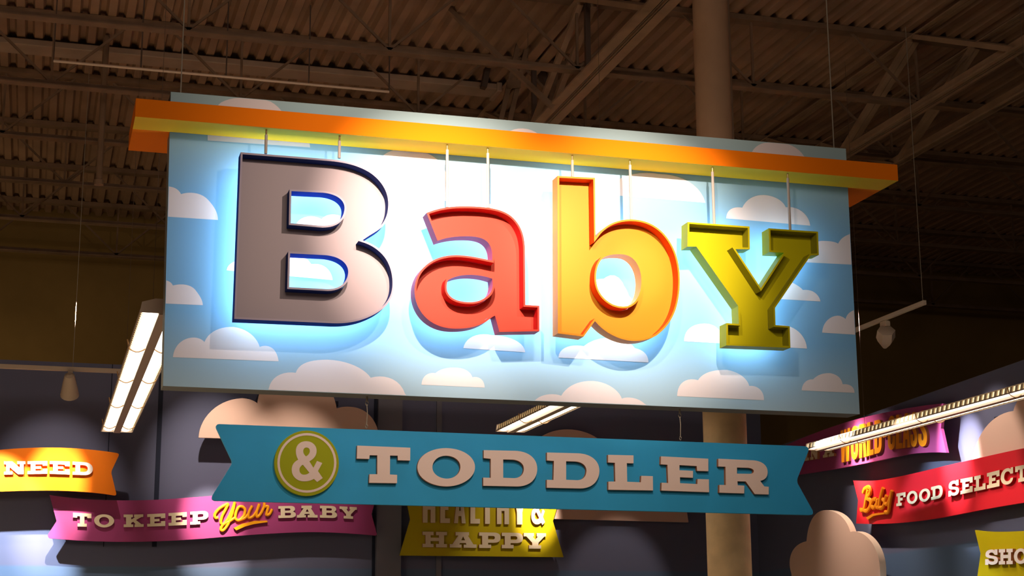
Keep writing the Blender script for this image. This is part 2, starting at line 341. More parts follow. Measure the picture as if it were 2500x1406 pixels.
def girder(px, py, label, w=.12, heavy=True):
    p = atz(px, py, ZB-.12); X = p.x; y0, y1 = 11.5, 23.9
    t = thing('roof_girder', (X, 17.5, ZB-.1), label, 'girder')
    mb = MB()
    for s in (-1, 1): mb.box((X+s*w*.15, y0, ZB-.12), (X+s*w*.95, y1, ZB-.10)); mb.box((X+s*w*.15-.008, y0, ZB-.12), (X+s*w*.15+.008, y1, ZB-.012))
    mb.build('bottom_chord', 'girder', t)
    mb = MB()
    for s in (-1, 1): mb.box((X+s*w*.15, y0, CEIL-.09), (X+s*w*.95, y1, CEIL-.075))
    mb.build('top_chord', 'girder', t)
    y = y0+.9; up = True
    while y < y1-2:
        for s in (-1, 1):
            mb = MB(); mb.beam((X+s*w*.5, y, ZB-.1 if up else CEIL-.1), (X+s*w*.5, y+1.7, CEIL-.1 if up else ZB-.1), .06, .05); mb.build('web_bar', 'girder', t)
        if heavy: mb = MB(); mb.beam((X, y, ZB-.1), (X, y, CEIL-.1), .05, .05); mb.build('web_bar', 'joist_dark', t)
        y += 1.8; up = not up
    return X
GX = girder(1490, 140, 'heavy brown double angle roof girder running back above the middle of the sign', .14)
girder(2280, 250, 'brown roof girder running back over the right end of the shelf', .07, False)
girder(2480, 240, 'thin brown roof girder furthest right, near the frame edge', .05, False)
# box duct and cross brace
p0 = aty(-60, 118, 17.0); p1 = aty(1210, 205, 17.0)
mb = MB(); dz = CEIL-.02; mb.box((p0.x, 16.85, p1.z-.12), (p1.x, 17.15, dz)); mb.box((p1.x-.03, 16.82, p1.z-.15), (p1.x+.03, 17.18, dz+.008))
tag(mb.build('air_duct', 'duct', None, ((p0.x+p1.x)/2, 17, p1.z), bevel=.01), 'long square brown duct under the roof deck at upper left, ending by the lattice members', 'duct')
p0 = aty(130, 158, 15.2); p1 = aty(950, 215, 15.2); p1.z = p0.z = (p0.z+p1.z)/2
mb = MB(); mb.tube([p0, p1], .014, 8, 0)
for k in range(5): q = p0.lerp(p1, k/4); mb.box((q.x-.006, q.y-.006, q.z), (q.x+.006, q.y+.006, CEIL-.004), 1)
tag(mb.build('conduit_pipe', ['conduit', 'joist_dark'], None, p0), 'thin bright pipe catching light above the left half of the sign', 'pipe')
mb = MB(); mb.beam(aty(1080, 8, 15.0), aty(1350, 262, 15.0), .05, .05); tag(mb.build('cross_brace', 'joist', None, aty(1350, 262, 15.0)), 'slim diagonal brace falling right to the girder above the sign centre', 'brace')
for (a, b, w, dk, lb) in [((1205, 90), (1180, 215), .10, 1, 'dark short strut leaning left of the paired uprights'), ((1275, 60), (1350, 250), .13, 1, 'dark sagging strut between the two pairs of uprights')]:
    mb = MB(); mb.beam(aty(*a, 16.5), aty(*b, 16.5), w, .06); tag(mb.build('roof_strut', 'joist_dark', None, aty(*b, 16.5)), lb, 'strut')
for (x0, y0, x1, y1, lb) in [(1290, 50, 1232, 300, 'left pair of slim brown uprights rising behind the sign centre'), (1400, 10, 1355, 250, 'right pair of slim brown uprights meeting the girder behind the sign')]:
    t = thing('hanger_frame', aty(x1, y1, 15.8), lb, 'upright')
    for dx in (-11, 11):
        mb = MB(); mb.beam(aty(x0+dx, y0, 15.8), aty(x1+dx, y1, 15.8), .035, .05); mb.build('upright', 'joist', t)
    for k in (.02, .62):
        mb = MB(); q = [aty(x0+(x1-x0)*k+dx, y0+(y1-y0)*k, 15.75) for dx in (-16, 16)]; mb.beam(q[0], q[1], .02, .09); mb.build('tie_plate', 'joist', t)
p = aty(265, 0, 16.55); q = aty(245, 440, 16.55)
mb = MB(); mb.tube([(p.x, 16.55, CEIL-.02), (p.x, 16.55, q.z)], .035, 10); mb.tube([(p.x, 16.55, q.z), (p.x, 16.55, q.z-.05)], .05, 10)
tag(mb.build('drop_pipe', 'joist', None, (p.x, 16.55, q.z)), 'vertical brown pipe dropping from the roof at far left', 'pipe')

# ------------------------------------------------------------------ column
CY = 13.2
c0 = aty(1735, 0, CY); c1 = aty(1768, 1050, CY)
wu = (aty(1776, 200, CY)-aty(1696, 200, CY)).x/2; wl = (aty(1815, 1090, CY)-aty(1717, 1090, CY)).x/2
cx = aty(1737, 120, CY).x; zs = aty(1750, 700, CY).z
t = thing('building_column', (cx, CY, 0), 'round tan roof column standing behind the right part of the sign', 'column')
mb = MB(); mb.tube([(cx, CY, zs), (cx, CY, CEIL-.01)], wu, 40); mb.build('shaft', 'col_up', t)
mb = MB(); mb.tube([(cx, CY, 0), (cx, CY, zs-.06), (cx, CY, zs)], [wl, wl, wl*.86], 40); mb.build('cladding', 'col_lo', t)
mb = MB(); mb.tube([(cx+wu+.018, CY, zs+.0), (cx+wu+.018, CY, CEIL-.01)], .016, 8); mb.build('conduit', 'joist', t)

# ------------------------------------------------------------------ hanging sign
ZT, ZBB = 5.04822, 4.92491                # shelf top and underside
BX0, BX1, BY0, BY1 = .45762, 5.86388, 9.97694, 10.7088
TH = .18
PP = YP(PANEL_Y)
cor = [PP.uv(*c) for c in ((398, 942), (2099, 1011), (2065, 363), (417, 224))]
sign = thing('hanging_sign', PP.w((cor[0][0]+cor[1][0])/2, cor[0][1], -TH/2), 'big sky blue sign panel with printed clouds and an orange shelf across its top', 'sign')
zmid = (cor[0][1]+cor[3][1])/2-sign.location.z; h2 = (cor[3][1]-cor[0][1])/2
skypr = bands('sky panel gradient', [(0, (.36, .53, .64)), (zmid-.5*h2, (.18, .41, .66)), (zmid+.3*h2, (.18, .41, .66)), (zmid+h2, (.34, .50, .54))])  # sky blue, paler and greyer towards the bottom and top
mb = MB(); slab(mb, PP, [cor], -TH, 0, 0, 1)
def edge_clip(x, y):                      # keep printed clouds on the panel
    l = 417-(y-224)*.02646; r = 2065+(y-363)*.0525; b = 942+(x-398)*.04056; tp = 224+(x-417)*.0843
    return (min(max(x, l+1.2), r-1.2), min(max(y, tp+1.2), b-1.2))
CL = ['M405 455C425 455 436 462 442 474C460 468 490 468 508 488C524 505 532 520 532 537L405 529Z',
 'M400 684C413 685 419 690 422 697C440 692 468 692 480 712C490 725 495 735 495 745L400 741Z',
 'M422 872C425 840 450 823 475 824C485 825 493 828 499 835C510 808 540 797 569 798C605 802 628 825 634 847C645 842 660 843 670 855C676 864 679 872 680 882Z',
 'M655 960C655 920 690 905 722 910C730 885 760 878 800 878C850 880 890 900 905 922C940 912 985 925 992 975Z',
 'M1029 939C1030 918 1045 908 1063 911C1075 900 1095 896 1118 898C1138 900 1150 910 1153 921C1172 917 1183 930 1183 946Z',
 'M1302 985C1310 962 1350 958 1370 966C1385 940 1415 929 1447 930C1485 932 1512 955 1518 973C1535 966 1572 972 1583 1000Z',
 'M1653 967C1653 935 1675 920 1704 928C1715 910 1740 902 1775 903C1805 908 1825 925 1829 942C1850 940 1866 955 1865 977Z',
 'M1957 953C1958 935 1970 925 1985 926C1995 915 2010 910 2027 911C2045 914 2055 925 2057 938C2075 936 2086 945 2086 959Z',
 'M2007 812C2008 785 2030 768 2050 771C2058 774 2062 776 2064 779C2068 765 2078 757 2096 755L2096 817Z',
 'M1960 640C1965 605 1985 590 2005 588C2025 588 2040 590 2046 595C2052 582 2064 573 2085 569L2088 646Z',
 'M1773 533C1773 512 1790 503 1812 507C1822 486 1840 476 1864 476C1890 477 1912 490 1918 506C1945 502 1974 520 1978 551Z',
 'M1830 390C1835 352 1865 346 1890 347C1930 347 1960 365 1972 400Z',
 'M507 343C505 300 520 265 540 250C570 234 620 235 650 243C690 260 700 290 700 310C740 315 757 340 757 360Z',
 'M870 475C875 430 895 400 925 395C935 370 965 362 1000 363C1050 368 1085 395 1090 430C1130 430 1150 460 1150 495Z',
 'M1150 560C1150 500 1185 492 1205 500C1220 482 1250 475 1275 478C1320 482 1340 500 1350 520C1380 520 1400 540 1400 575Z',
 'M1480 475C1490 430 1560 415 1610 425C1660 425 1710 450 1722 495Z',
 'M1850 727C1860 690 1900 680 1930 688C1945 695 1955 702 1960 708C1985 705 2000 720 2003 736Z',
 'M1840 843C1850 800 1890 790 1920 795C1950 802 1968 825 1970 851Z', 'M1670 833C1670 805 1690 790 1720 790C1740 790 1755 800 1760 815L1760 838Z',
 'M1131 850C1135 825 1165 810 1200 818C1245 820 1280 835 1282 860Z', 'M1363 873C1365 845 1400 840 1425 845C1460 815 1530 820 1550 850C1575 855 1583 870 1583 885Z',
 'M553 660C555 635 600 628 620 640C660 600 740 610 760 645C790 640 810 660 812 684Z', 'M1232 330C1250 308 1300 306 1325 338Z',
 'M720 560C720 530 760 520 785 535C800 515 850 520 860 560L860 590L720 575Z', 'M1440 775C1440 700 1490 640 1520 690C1535 740 1560 735 1600 790Z']
for c in CL:
    for l in path(c, seg=10):
        q = []
        for p in l:
            e = edge_clip(*p)
            if not q or math.dist(e, q[-1]) > .8: q.append(e)
        if math.dist(q[0], q[-1]) < .8: q.pop()
        f = pix(PP, [q])[0]; tr = tessellate_polygon([[Vector((*p, 0)) for p in f]])
        mb.add([PP.w(p[0], p[1], .0008+.00004*CL.index(c)) for p in f], [tuple(t_) for t_ in tr], 2)
mb.build('panel', [skypr, 'panel_side', 'cloud_print'], sign, smooth=False)
# orange shelf wrapping the panel
mb = MB(); e = .004; xl = PP.uv(417, 300)[0]-e; xr = PP.uv(2068, 420)[0]+e
o_ = [(BX0, BY0), (BX1, BY0), (BX1, BY1), (BX0, BY1)]; i_ = [(xl, PANEL_Y-e), (xr, PANEL_Y-e), (xr, PANEL_Y+TH+e), (xl, PANEL_Y+TH+e)]
for z in (ZT, ZBB):
    q = [(BX0, BY0), (BX1, BY0), (BX1, PANEL_Y-e), (BX0, PANEL_Y-e), (BX1, PANEL_Y+TH+e), (BX0, PANEL_Y+TH+e), (BX1, BY1), (BX0, BY1)]+i_
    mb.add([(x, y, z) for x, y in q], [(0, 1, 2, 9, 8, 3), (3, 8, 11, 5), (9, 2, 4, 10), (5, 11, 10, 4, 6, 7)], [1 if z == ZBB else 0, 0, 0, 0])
o_ = [(BX0, BY0), (BX1, BY0), (BX1, PANEL_Y-e), (BX1, PANEL_Y+TH+e), (BX1, BY1), (BX0, BY1), (BX0, PANEL_Y+TH+e), (BX0, PANEL_Y-e)]
for l in (o_, i_): mb.add([(x, y, z) for z in (ZT, ZBB) for x, y in l], [(k, (k+1) % len(l), len(l)+(k+1) % len(l), len(l)+k) for k in range(len(l))])
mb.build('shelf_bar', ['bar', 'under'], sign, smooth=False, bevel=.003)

# ------------------------------------------------------------------ channel letters
LY = 9.965; LP = YP(LY); LD = .115; LR = .095; ROD_Y = 10.02
def channel(kind, d, sc, ox, oy, mats, rods, label):
    loops = pix(LP, path(d, sc, ox, oy, seg=16)); rim = .0125
    ins = [inset(loops[0], rim)]+[inset(l, -rim) for l in loops[1:]]
    lo = loops[0]; t = thing('channel_letter', LP.w(sum(p[0] for p in lo)/len(lo), min(p[1] for p in lo), -LD/2), label, 'letter')
    mb = MB()
    for a, b in zip(loops, ins):
        n = len(a)
        for dd, mi in ((0, 0), (-LD, 2)): mb.add([LP.w(*p, dd) for p in a]+[LP.w(*p, dd) for p in b], [(i, (i+1) % n, (i+1) % n+n, i+n) for i in range(n)], mi)
        wall(mb, LP, [a], -LD, 0, 2); wall(mb, LP, [b], -LD, 0, 1)
    mb.build('return_rim', [mats[3], mats[1], mats[2]], t)
    i2 = [inset(ins[0], .0005)]+[inset(l, -.0005) for l in ins[1:]]
    mb = MB(); slab(mb, LP, i2, -LR-.006, -LR); mb.build('face', mats[0], t)
    i3 = [inset(ins[0], .012)]+[inset(l, -.012) for l in ins[1:]]
    mb = MB(); slab(mb, LP, i3, -LD+.004, -LD+.001); tag(mb.build('led_backing', 'led', t), 'glowing white backlight')
    for (x0, y0, x1, y1) in rods:
        p = aty(x0, y0, ROD_Y); z1 = aty(x1, y1, ROD_Y).z
        mb = MB(); mb.tube([(p.x, ROD_Y, z1-.004), (p.x, ROD_Y, ZBB-.035)], .0098, 12, 0); mb.tube([(p.x, ROD_Y, ZBB-.036), (p.x, ROD_Y, ZBB-.001)], .0065, 8, 1)
        mb.build('hanger_rod', ['rod', 'rod_tip'], t)
channel('B', 'M118 36L780 88C900 98 1010 118 1110 180C1200 240 1258 330 1258 430C1258 510 1235 560 1205 597C1165 640 1110 660 1048 708C1140 735 1225 800 1262 890C1285 945 1292 1000 1290 1050C1285 1180 1200 1250 1080 1300C980 1340 880 1345 800 1340L68 1308Z M505 333L745 345C850 355 912 400 910 465C905 545 850 597 740 597L500 577Z M495 808L770 822C880 835 940 885 938 955C932 1030 875 1080 780 1080L488 1065Z',
        3.1256, 550, 360, ('b_face', 'b_wall', 'b_side', 'b_cap'), [(650.5, 316, 650, 374), (829, 336, 829, 385)], 'tall grey letter B with navy blue sides, largest letter on the sign')
channel('a', 'M240 155C360 105 480 90 620 92C820 95 950 115 1040 180C1140 260 1178 370 1178 520L1182 1032L1316 1040L1316 1283L935 1290L893 1135C870 1140 850 1160 820 1183C740 1235 640 1262 500 1258C260 1250 125 1080 125 890C130 690 290 560 520 558C660 560 770 592 865 610C868 560 866 520 855 490C830 410 760 382 650 378C540 375 440 385 345 420Z M445 795C510 755 600 742 680 746C760 750 820 765 866 782C880 860 865 930 790 968C740 1000 690 1008 630 1005C530 1000 460 970 435 900C428 860 430 825 445 795Z',
        3.9056, 980, 480, ('a_face', 'a_wall', 'a_side', 'a_face'), [(1092, 360, 1094, 505), (1191, 368, 1193, 506)], 'coral red small letter a hanging right of the B')
channel('b', 'M97 60L383 75L388 530C440 450 520 398 640 392C780 388 890 450 960 570C1020 670 1035 790 1030 900C1020 1090 960 1200 850 1280C790 1310 740 1320 680 1320C560 1315 450 1250 383 1168L297 1287L100 1262Z M440 690C480 660 540 655 600 660C690 670 735 760 737 860C737 960 700 1030 640 1050C600 1062 560 1055 520 1040C440 1000 395 930 392 850C390 780 405 730 440 690Z',
        3.125, 1330, 410, ('o_face', 'o_wall', 'o_side', 'o_face'), [(1397, 380, 1397, 433), (1538, 398, 1538, 536)], 'golden orange small letter b between the red and green letters')
channel('y', 'M152 85L742 128L745 345L608 345L850 715L1070 378L930 372L925 145L1395 177L1403 400L1325 405L985 905L990 1068L1125 1078L1132 1285L520 1262L520 1048L640 1056L632 885L235 320L150 320Z',
        3.905, 1640, 520, ('y_face', 'y_wall', 'y_side', 'y_face'), [(1739, 411, 1741, 549), (1923, 429, 1926, 560)], 'lime green slab letter y at the right end of the row')

# ------------------------------------------------------------------ blue banner below
BP = YP(10.31); BB = .035
ban = thing('banner_sign', BP.w(BP.uv(1250, 1230)[0], BP.uv(1250, 1230)[1]), 'blue ribbon board reading & TODDLER hung on two wires under the cloud panel', 'sign')
mb = MB(); slab(mb, BP, pix(BP, path('M535 1035L1962 1089Q1978 1090 1973 1103L1948 1165Q1945 1173 1948 1181L1984 1246Q1988 1258 1976 1257L526 1222Q514 1220 520 1208L564 1136Q569 1128 564 1119L529 1046Q525 1036 535 1035Z')), -BB, 0, 0, 0); mb.build('board', 't_blue', ban)
TL = [('M1000 268L1588 292L1586 434L1450 430L1448 380L1364 378L1362 588L1442 592L1440 684L1132 680L1136 585L1222 585L1222 376L1138 374L1134 416L996 412Z', 4.5455, 650, 1030),
 ('M1984 296C2160 298 2302 385 2304 505C2304 625 2165 718 1990 720C1810 718 1668 630 1666 508C1668 385 1805 296 1984 296Z M1984 380C2070 382 2142 430 2142 505C2142 580 2075 634 1990 634C1905 632 1832 580 1832 508C1834 432 1900 380 1984 380Z', 4.5455, 650, 1030),
 ('M128 182L480 190C620 195 720 270 720 390C718 505 640 582 500 584L122 576L122 486L205 488L205 278L128 270Z M343 285L440 287C520 290 572 330 572 390C570 455 530 490 460 492L343 488Z', 4.5455, 1150, 1060),
 ('M828 208L1170 217C1310 222 1408 295 1408 410C1406 525 1330 604 1200 606L826 598L826 510L900 512L905 302L828 296Z M1040 305L1130 307C1215 310 1265 350 1265 412C1262 480 1225 513 1160 515L1040 510Z', 4.5455, 1150, 1060),
 ('M1504 234L1786 240L1786 328L1712 326L1716 532L1868 538L1872 466L2000 470L2002 628L1508 620L1508 530L1585 530L1580 322L1504 318Z', 4.5455, 1150, 1060),
 ('M62 282L782 318L782 508L612 503L606 430L343 415L343 493L550 503L548 608L350 600L352 690L615 704L618 627L790 632L794 828L68 802L72 682L172 688L160 410L58 403Z', 6.25, 1600, 1070),
 ('M935 318L1460 342C1600 350 1685 420 1685 520C1685 595 1650 640 1572 655L1635 740L1702 745L1702 862L1490 856L1352 664L1226 662L1230 722L1330 728L1328 846L950 834L952 716L1048 718L1044 440L935 436Z M1218 452L1380 456C1440 460 1475 480 1475 510C1475 535 1450 548 1400 548L1218 545Z', 6.25, 1600, 1070)]
for d, sc, ox, oy in TL:
    mb = MB(); slab(mb, BP, pix(BP, path(d, sc, ox, oy)), 0, .03, 0, 1, back=False); mb.build('raised_letter', ['t_letter', 't_edge'], ban)
mb = MB(); slab(mb, BP, pix(BP, path('E441 463 357 362', 4.5455, 650, 1030)), 0, .028); bdg = mb.build('badge', 'badge', ban)
mb = MB(); slab(mb, BP, pix(BP, path('E443 460 327 330 E443 460 301 304', 4.5455, 650, 1030)), .028, .030); mb.build('badge_ring', 't_letter', bdg)
mb = MB(); slab(mb, BP, pix(BP, path(AMP, 4.5455, 650, 1030)), .028, .031); mb.build('ampersand', 't_letter', bdg)
for (xa, ya, xb, yb, lb) in [(896, 966, 897, 1045, 'left short hook and wire holding the blue banner'), (1659, 993, 1661, 1074, 'right short hook and wire holding the blue banner')]:
    Y = 10.327; a = aty(xa, ya, Y); b = aty(xb, yb, Y); a.z = cor[0][1]+(cor[1][1]-cor[0][1])*(a.x-cor[0][0])/(cor[1][0]-cor[0][0]); b.x = a.x
    mb = MB(); mb.tube([a, (a.x, Y, a.z-.03)], .007, 8)
    mb.tube([(a.x+.009*math.sin(k*math.pi/4), Y, a.z-.045+.014*math.cos(k*math.pi/4)) for k in range(9)], .0035, 6)
    mb.tube([(a.x, Y, a.z-.058), (a.x+.004, Y, (a.z+b.z)/2), (a.x, Y, b.z+.02)], .003, 6)
    mb.tube([(a.x+.007*math.sin(k*math.pi/4), Y, b.z+.012+.012*math.cos(k*math.pi/4)) for k in range(9)], .003, 6)
    tag(mb.build('hook_wire', 'steel', None, a), lb, 'wire', 'wires holding the blue banner')
def cable(xt, yt, xb, yb, Y, lb, r=.0045, zb=None, z1=None):
    b = aty(xb, yb, Y); z0 = b.z if zb is None else zb
    mb = MB(); mb.tube([(b.x, Y, z0), (b.x, Y, z1 or CEIL-.02)], r, 6); tag(mb.build('suspension_cable', 'steel', None, (b.x, Y, z0)), lb, 'cable')
zt_l = cor[3][1]; zt_r = cor[2][1]
cable(0, 0, 441, 231, PANEL_Y+TH/2, 'thin steel cable rising from the top left corner of the sign', zb=zt_l-.002)
cable(0, 0, 2036, 362, PANEL_Y+TH/2, 'thin steel cable rising from the top right corner of the sign', zb=zt_r-.002)

# ------------------------------------------------------------------ boards on the back wall
BK = YP(BACK_Y)
def board(name, d, pl, out, th, m, label, cat, sc=1, ox=0, oy=0, me=None, fs=(.25, .75)):
    P_ = pl.out(out); lp = pix(P_, path(d, sc, ox, oy)); l = lp[0]
    t = thing(name, P_.w(sum(p[0] for p in l)/len(l), min(p[1] for p in l)), label, cat)
    mb = MB(); slab(mb, P_, lp, -th, 0, 0, 1 if me else 0); mb.build('board', [m, me] if me else m, t)
    u0 = min(p[0] for p in l); u1 = max(p[0] for p in l); vm = sum(p[1] for p in l)/len(l)
    for f in fs:                                                     # stand-off brackets to the wall
        mb = MB(); u = u0+(u1-u0)*f; c = [P_.w(u+i, vm+j, dd) for dd in (-th-.0005, -out+.001) for i, j in ((-.03, -.03), (.03, -.03), (.03, .03), (-.03, .03))]
        mb.add(c, [(0,1,2,3),(7,6,5,4),(0,4,5,1),(1,5,6,2),(2,6,7,3),(3,7,4,0)]); mb.build('wall_bracket', 'navy', t)
    return t, P_
t, P_ = board('wall_banner', 'M-2000 140L0 90C300 60 700 50 1000 78C1200 95 1350 115 1430 130Q1462 140 1445 170L1365 340Q1355 370 1365 400L1420 625Q1418 650 1390 645C1100 595 700 580 300 590C100 595 -50 605 -2000 660Z', BK, .40, .03, 'orange_b',
    'curved orange ribbon board reading NEED at the left frame edge', 'banner', 5, 0, 1080)
words('NEED', [(10, 62), (67, 115.6), (121.6, 170), (177, 226.4)], [(10, 1127), (115, 1126), (170, 1127), (226, 1130)], [(10, 1159), (115, 1157), (170, 1159), (226, 1161)], P_, SLAB, ['white_l', 'orange_b'], t, slant=0)
t, P_ = board('wall_banner', 'M121 1208C200 1222 300 1224 400 1219C500 1212 590 1204 700 1199C780 1198 850 1201 920 1210L907 1255L920 1303Q920 1308 914 1307C860 1302 800 1298 740 1299C640 1302 560 1310 480 1316C380 1323 260 1327 122 1314Q115 1310 118 1303L138 1272Z', BK, .22, .03, 'purple_b',
    'curved plum ribbon board reading TO KEEP Your BABY under the orange one', 'banner')
words('TOKEEPBABY', [(178, 223), (229.6, 278.4), (301.6, 350.4), (359, 403), (411, 455.6), (463.6, 508), (678.7, 721.4), (723.8, 774.4), (780, 821.9), (827.8, 870)],
      [(178, 1252), (254, 1256), (326, 1256.5), (381, 1255), (433, 1251.5), (508, 1247), (678, 1236), (750, 1234.5), (800, 1235), (870, 1238.5)],
      [(178, 1285), (254, 1288), (326, 1287), (381, 1285.5), (433, 1283), (508, 1279), (678, 1265), (750, 1263.5), (800, 1264.4), (870, 1267.5)], P_, SLAB, ['cream_l', 'purple_b'], t)
script([[(285, 345), (250, 350), (240, 300), (300, 225), (410, 165), (385, 230), (335, 330), (320, 415), (360, 430), (420, 350), (470, 240), (505, 140)],
        [(505, 140), (470, 290), (410, 440), (350, 515), (318, 500), (350, 440), (440, 390), (510, 345)],
        [(615, 205), (560, 205), (520, 280), (515, 360), (560, 380), (625, 320), (640, 240), (610, 205)], [(560, 380), (640, 350), (690, 290)],
        [(735, 190), (690, 280), (690, 350), (750, 325), (805, 240), (830, 165)], [(830, 165), (795, 270), (800, 335), (850, 290), (905, 170)],
        [(900, 150), (895, 200), (945, 200), (930, 270), (925, 310), (965, 300), (1000, 235)]], 7.0, 5.435, 480, 1200, P_, 'gold_l', t, 'script_word',
       underline='M488 485L525 517L640 465L760 432L940 408L930 388L760 392L600 430Z')
t, P_ = board('wall_banner', 'M985 1180L1375 1190L1350 1272L1376 1360L976 1356L1002 1268Z', BK, .22, .03, 'olive_b',
    'mustard flag board reading HEALTHY & HAPPY below the blue banner', 'banner')
words('HEALTHY&', [(1031, 1061.5), (1073.5, 1097), (1107, 1135.6), (1147, 1170), (1176, 1201), (1211.7, 1241.2), (1252, 1282), (1295, 1329)], [(1031, 1204), (1330, 1208)], [(1031, 1276), (1330, 1282)], P_, SANS, ['cream_l', 't_edge'], t)
words('HAPPY', [(1030.4, 1089.9), (1096.4, 1162), (1168.2, 1220.5), (1223.5, 1275), (1276.8, 1331.4)], [(1030, 1298), (1331, 1302)], [(1030, 1336), (1331, 1340)], P_, SLAB, ['cream_l', 't_edge'], t)
board('cloud_cutout', 'M485 1068C487 1020 530 975 590 972C605 972 620 977 629 985C630 940 670 900 725 900C780 900 815 950 822 997C835 992 850 992 865 994C900 1000 925 1030 928 1082Z', BK, .30, .04, 'cloud', 'large peach cloud board above the left end of the blue banner', 'cloud', me='cloud_edge')
board('cloud_cutout', 'M1180 1262C1180 1150 1250 1110 1290 1110C1300 1070 1340 1048 1385 1048C1440 1048 1490 1080 1500 1130C1560 1110 1670 1150 1681 1275Z', BK, .12, .04, 'cloud', 'wide peach cloud board mostly hidden behind the blue banner, beside the mustard flag', 'cloud', me='cloud_edge')

# ------------------------------------------------------------------ boards on the right wall
board('cloud_cutout', 'M1937 1460L1932 1400C1922 1370 1928 1330 1969 1321C1972 1280 1985 1245 2017 1245C2050 1248 2068 1270 2076 1298C2110 1290 2145 1330 2148 1385L2150 1460Z', RW, .32, .07, 'cloud', 'narrow foreshortened tan cloud board at the bottom, right of the blue banner', 'cloud', me='cloud_edge', fs=(.72,))
board('cloud_cutout', 'M2368 1150C2378 1060 2420 1010 2474 1003C2478 985 2490 965 2510 955C2560 930 2600 980 2620 1000L2640 1090Z', RW, .08, .04, 'cloud', 'peach cloud board at the right frame edge above the red banner', 'cloud', me='cloud_edge')
t, P_ = board('wall_banner', 'M1900 1095C2000 1050 2060 1030 2132 1013C2200 998 2260 988 2303 985L2297 1045L2310 1105C2280 1103 2240 1105 2212 1110C2150 1122 2050 1148 1900 1165Z', RW, .18, .03, 'purple_b', 'plum ribbon board with orange WORLD-CLASS lettering behind the bright light strip', 'banner')
words('WORLD-CLASS', [(2058, 2081), (2084, 2101), (2104, 2122), (2123, 2139), (2141, 2159), (2162, 2171), (2174, 2192), (2194, 2209), (2210, 2228), (2229, 2246), (2248, 2270)],
      [(2058, 1052), (2092, 1040), (2150, 1025), (2183, 1015), (2270, 1000)], [(2058, 1130), (2092, 1122), (2113, 1117), (2150, 1106), (2183, 1098), (2236, 1091), (2270, 1090)], P_, SANS, ['rust_l', 't_edge'], t)
words('INA', [(1967, 1981), (1984, 2003), (2015, 2042)], [(1967, 1096), (2042, 1082)], [(1967, 1126), (2042, 1113)], P_, SLAB, ['cream_l', 't_edge'], t)
t, P_ = board('wall_banner', 'M2083 1173C2110 1174 2130 1174 2153 1171C2220 1160 2280 1143 2338 1130C2400 1116 2450 1104 2500 1094L2640 1062L2640 1200L2500 1227C2460 1233 2420 1240 2384 1247C2300 1264 2200 1284 2090 1278L2095 1221Z', RW, .16, .03, 'red_b', 'long red ribbon board with orange script and cream FOOD SELECT lettering', 'banner')
words('FOODSELECT', [(2195, 2217.6), (2220.4, 2247), (2250.5, 2278), (2280, 2308.5), (2322, 2348.6), (2352, 2382), (2385.7, 2413.5), (2417, 2447.6), (2450.6, 2481), (2486, 2516)],
      [(2195, 1205), (2235, 1198), (2264, 1193), (2308, 1182), (2322, 1176), (2366, 1167), (2400, 1160), (2432, 1151), (2466, 1143), (2516, 1133)],
      [(2195, 1236), (2235, 1230), (2264, 1225), (2308, 1215), (2322, 1213), (2366, 1204), (2400, 1197), (2432, 1190), (2466, 1183), (2516, 1173)], P_, SLAB, ['cream_l', 'a_wall'], t)
script([[(275, 500), (255, 600), (235, 700), (205, 715), (200, 690)], [(225, 530), (245, 485), (290, 475), (300, 530), (265, 585), (300, 610), (300, 670), (265, 720), (235, 715)],
        [(368, 600), (330, 605), (312, 660), (335, 690), (365, 650), (378, 600), (370, 680), (395, 680)], [(435, 480), (405, 590), (395, 680), (430, 685), (452, 630), (430, 600)],
        [(470, 560), (455, 630), (480, 650), (510, 580), (528, 510), (505, 640), (490, 730), (455, 735)]], 4.6, 4.314, 2060, 1080, P_, 'rust_l', t, 'script_word', underline='M262 790L280 815L340 775L400 762L485 752L480 735L400 742L330 752Z')
t, P_ = board('wall_banner', 'M2380 1294Q2420 1301 2500 1296L2640 1285L2640 1420L2383 1430L2394 1351Z', RW, .2, .03, 'olive_b', 'mustard green ribbon board reading SHO in the lower right corner', 'banner')
words('SHO', [(2412, 2444), (2446, 2480), (2483, 2516)], [(2412, 1342), (2516, 1338)], [(2412, 1379), (2516, 1376)], P_, SLAB, ['white_l', 't_edge'], t)
# spots washing the right wall
def rspot(px, py, w, deg, out=1.1, up=1.4, col=(1, .8, .66), bl=.5):
    p = RW.out(.16).p3(px, py); spot('fill_spot', p+RW.n*out+Vector((0, 0, up)), p, w, deg, bl, col)
rspot(2106, 1120, 1800, 22, bl=1, col=(1, .82, .6)); rspot(2330, 1085, 1500, 24, col=(1, .88, .9), bl=1); rspot(2400, 1130, 110, 50); rspot(2300, 1330, 220, 60, 1.6, 1.6, (.75, .88, 1)); rspot(2480, 1340, 80, 50, 1.6, 1.4); rspot(2120, 1200, 240, 64, bl=1)

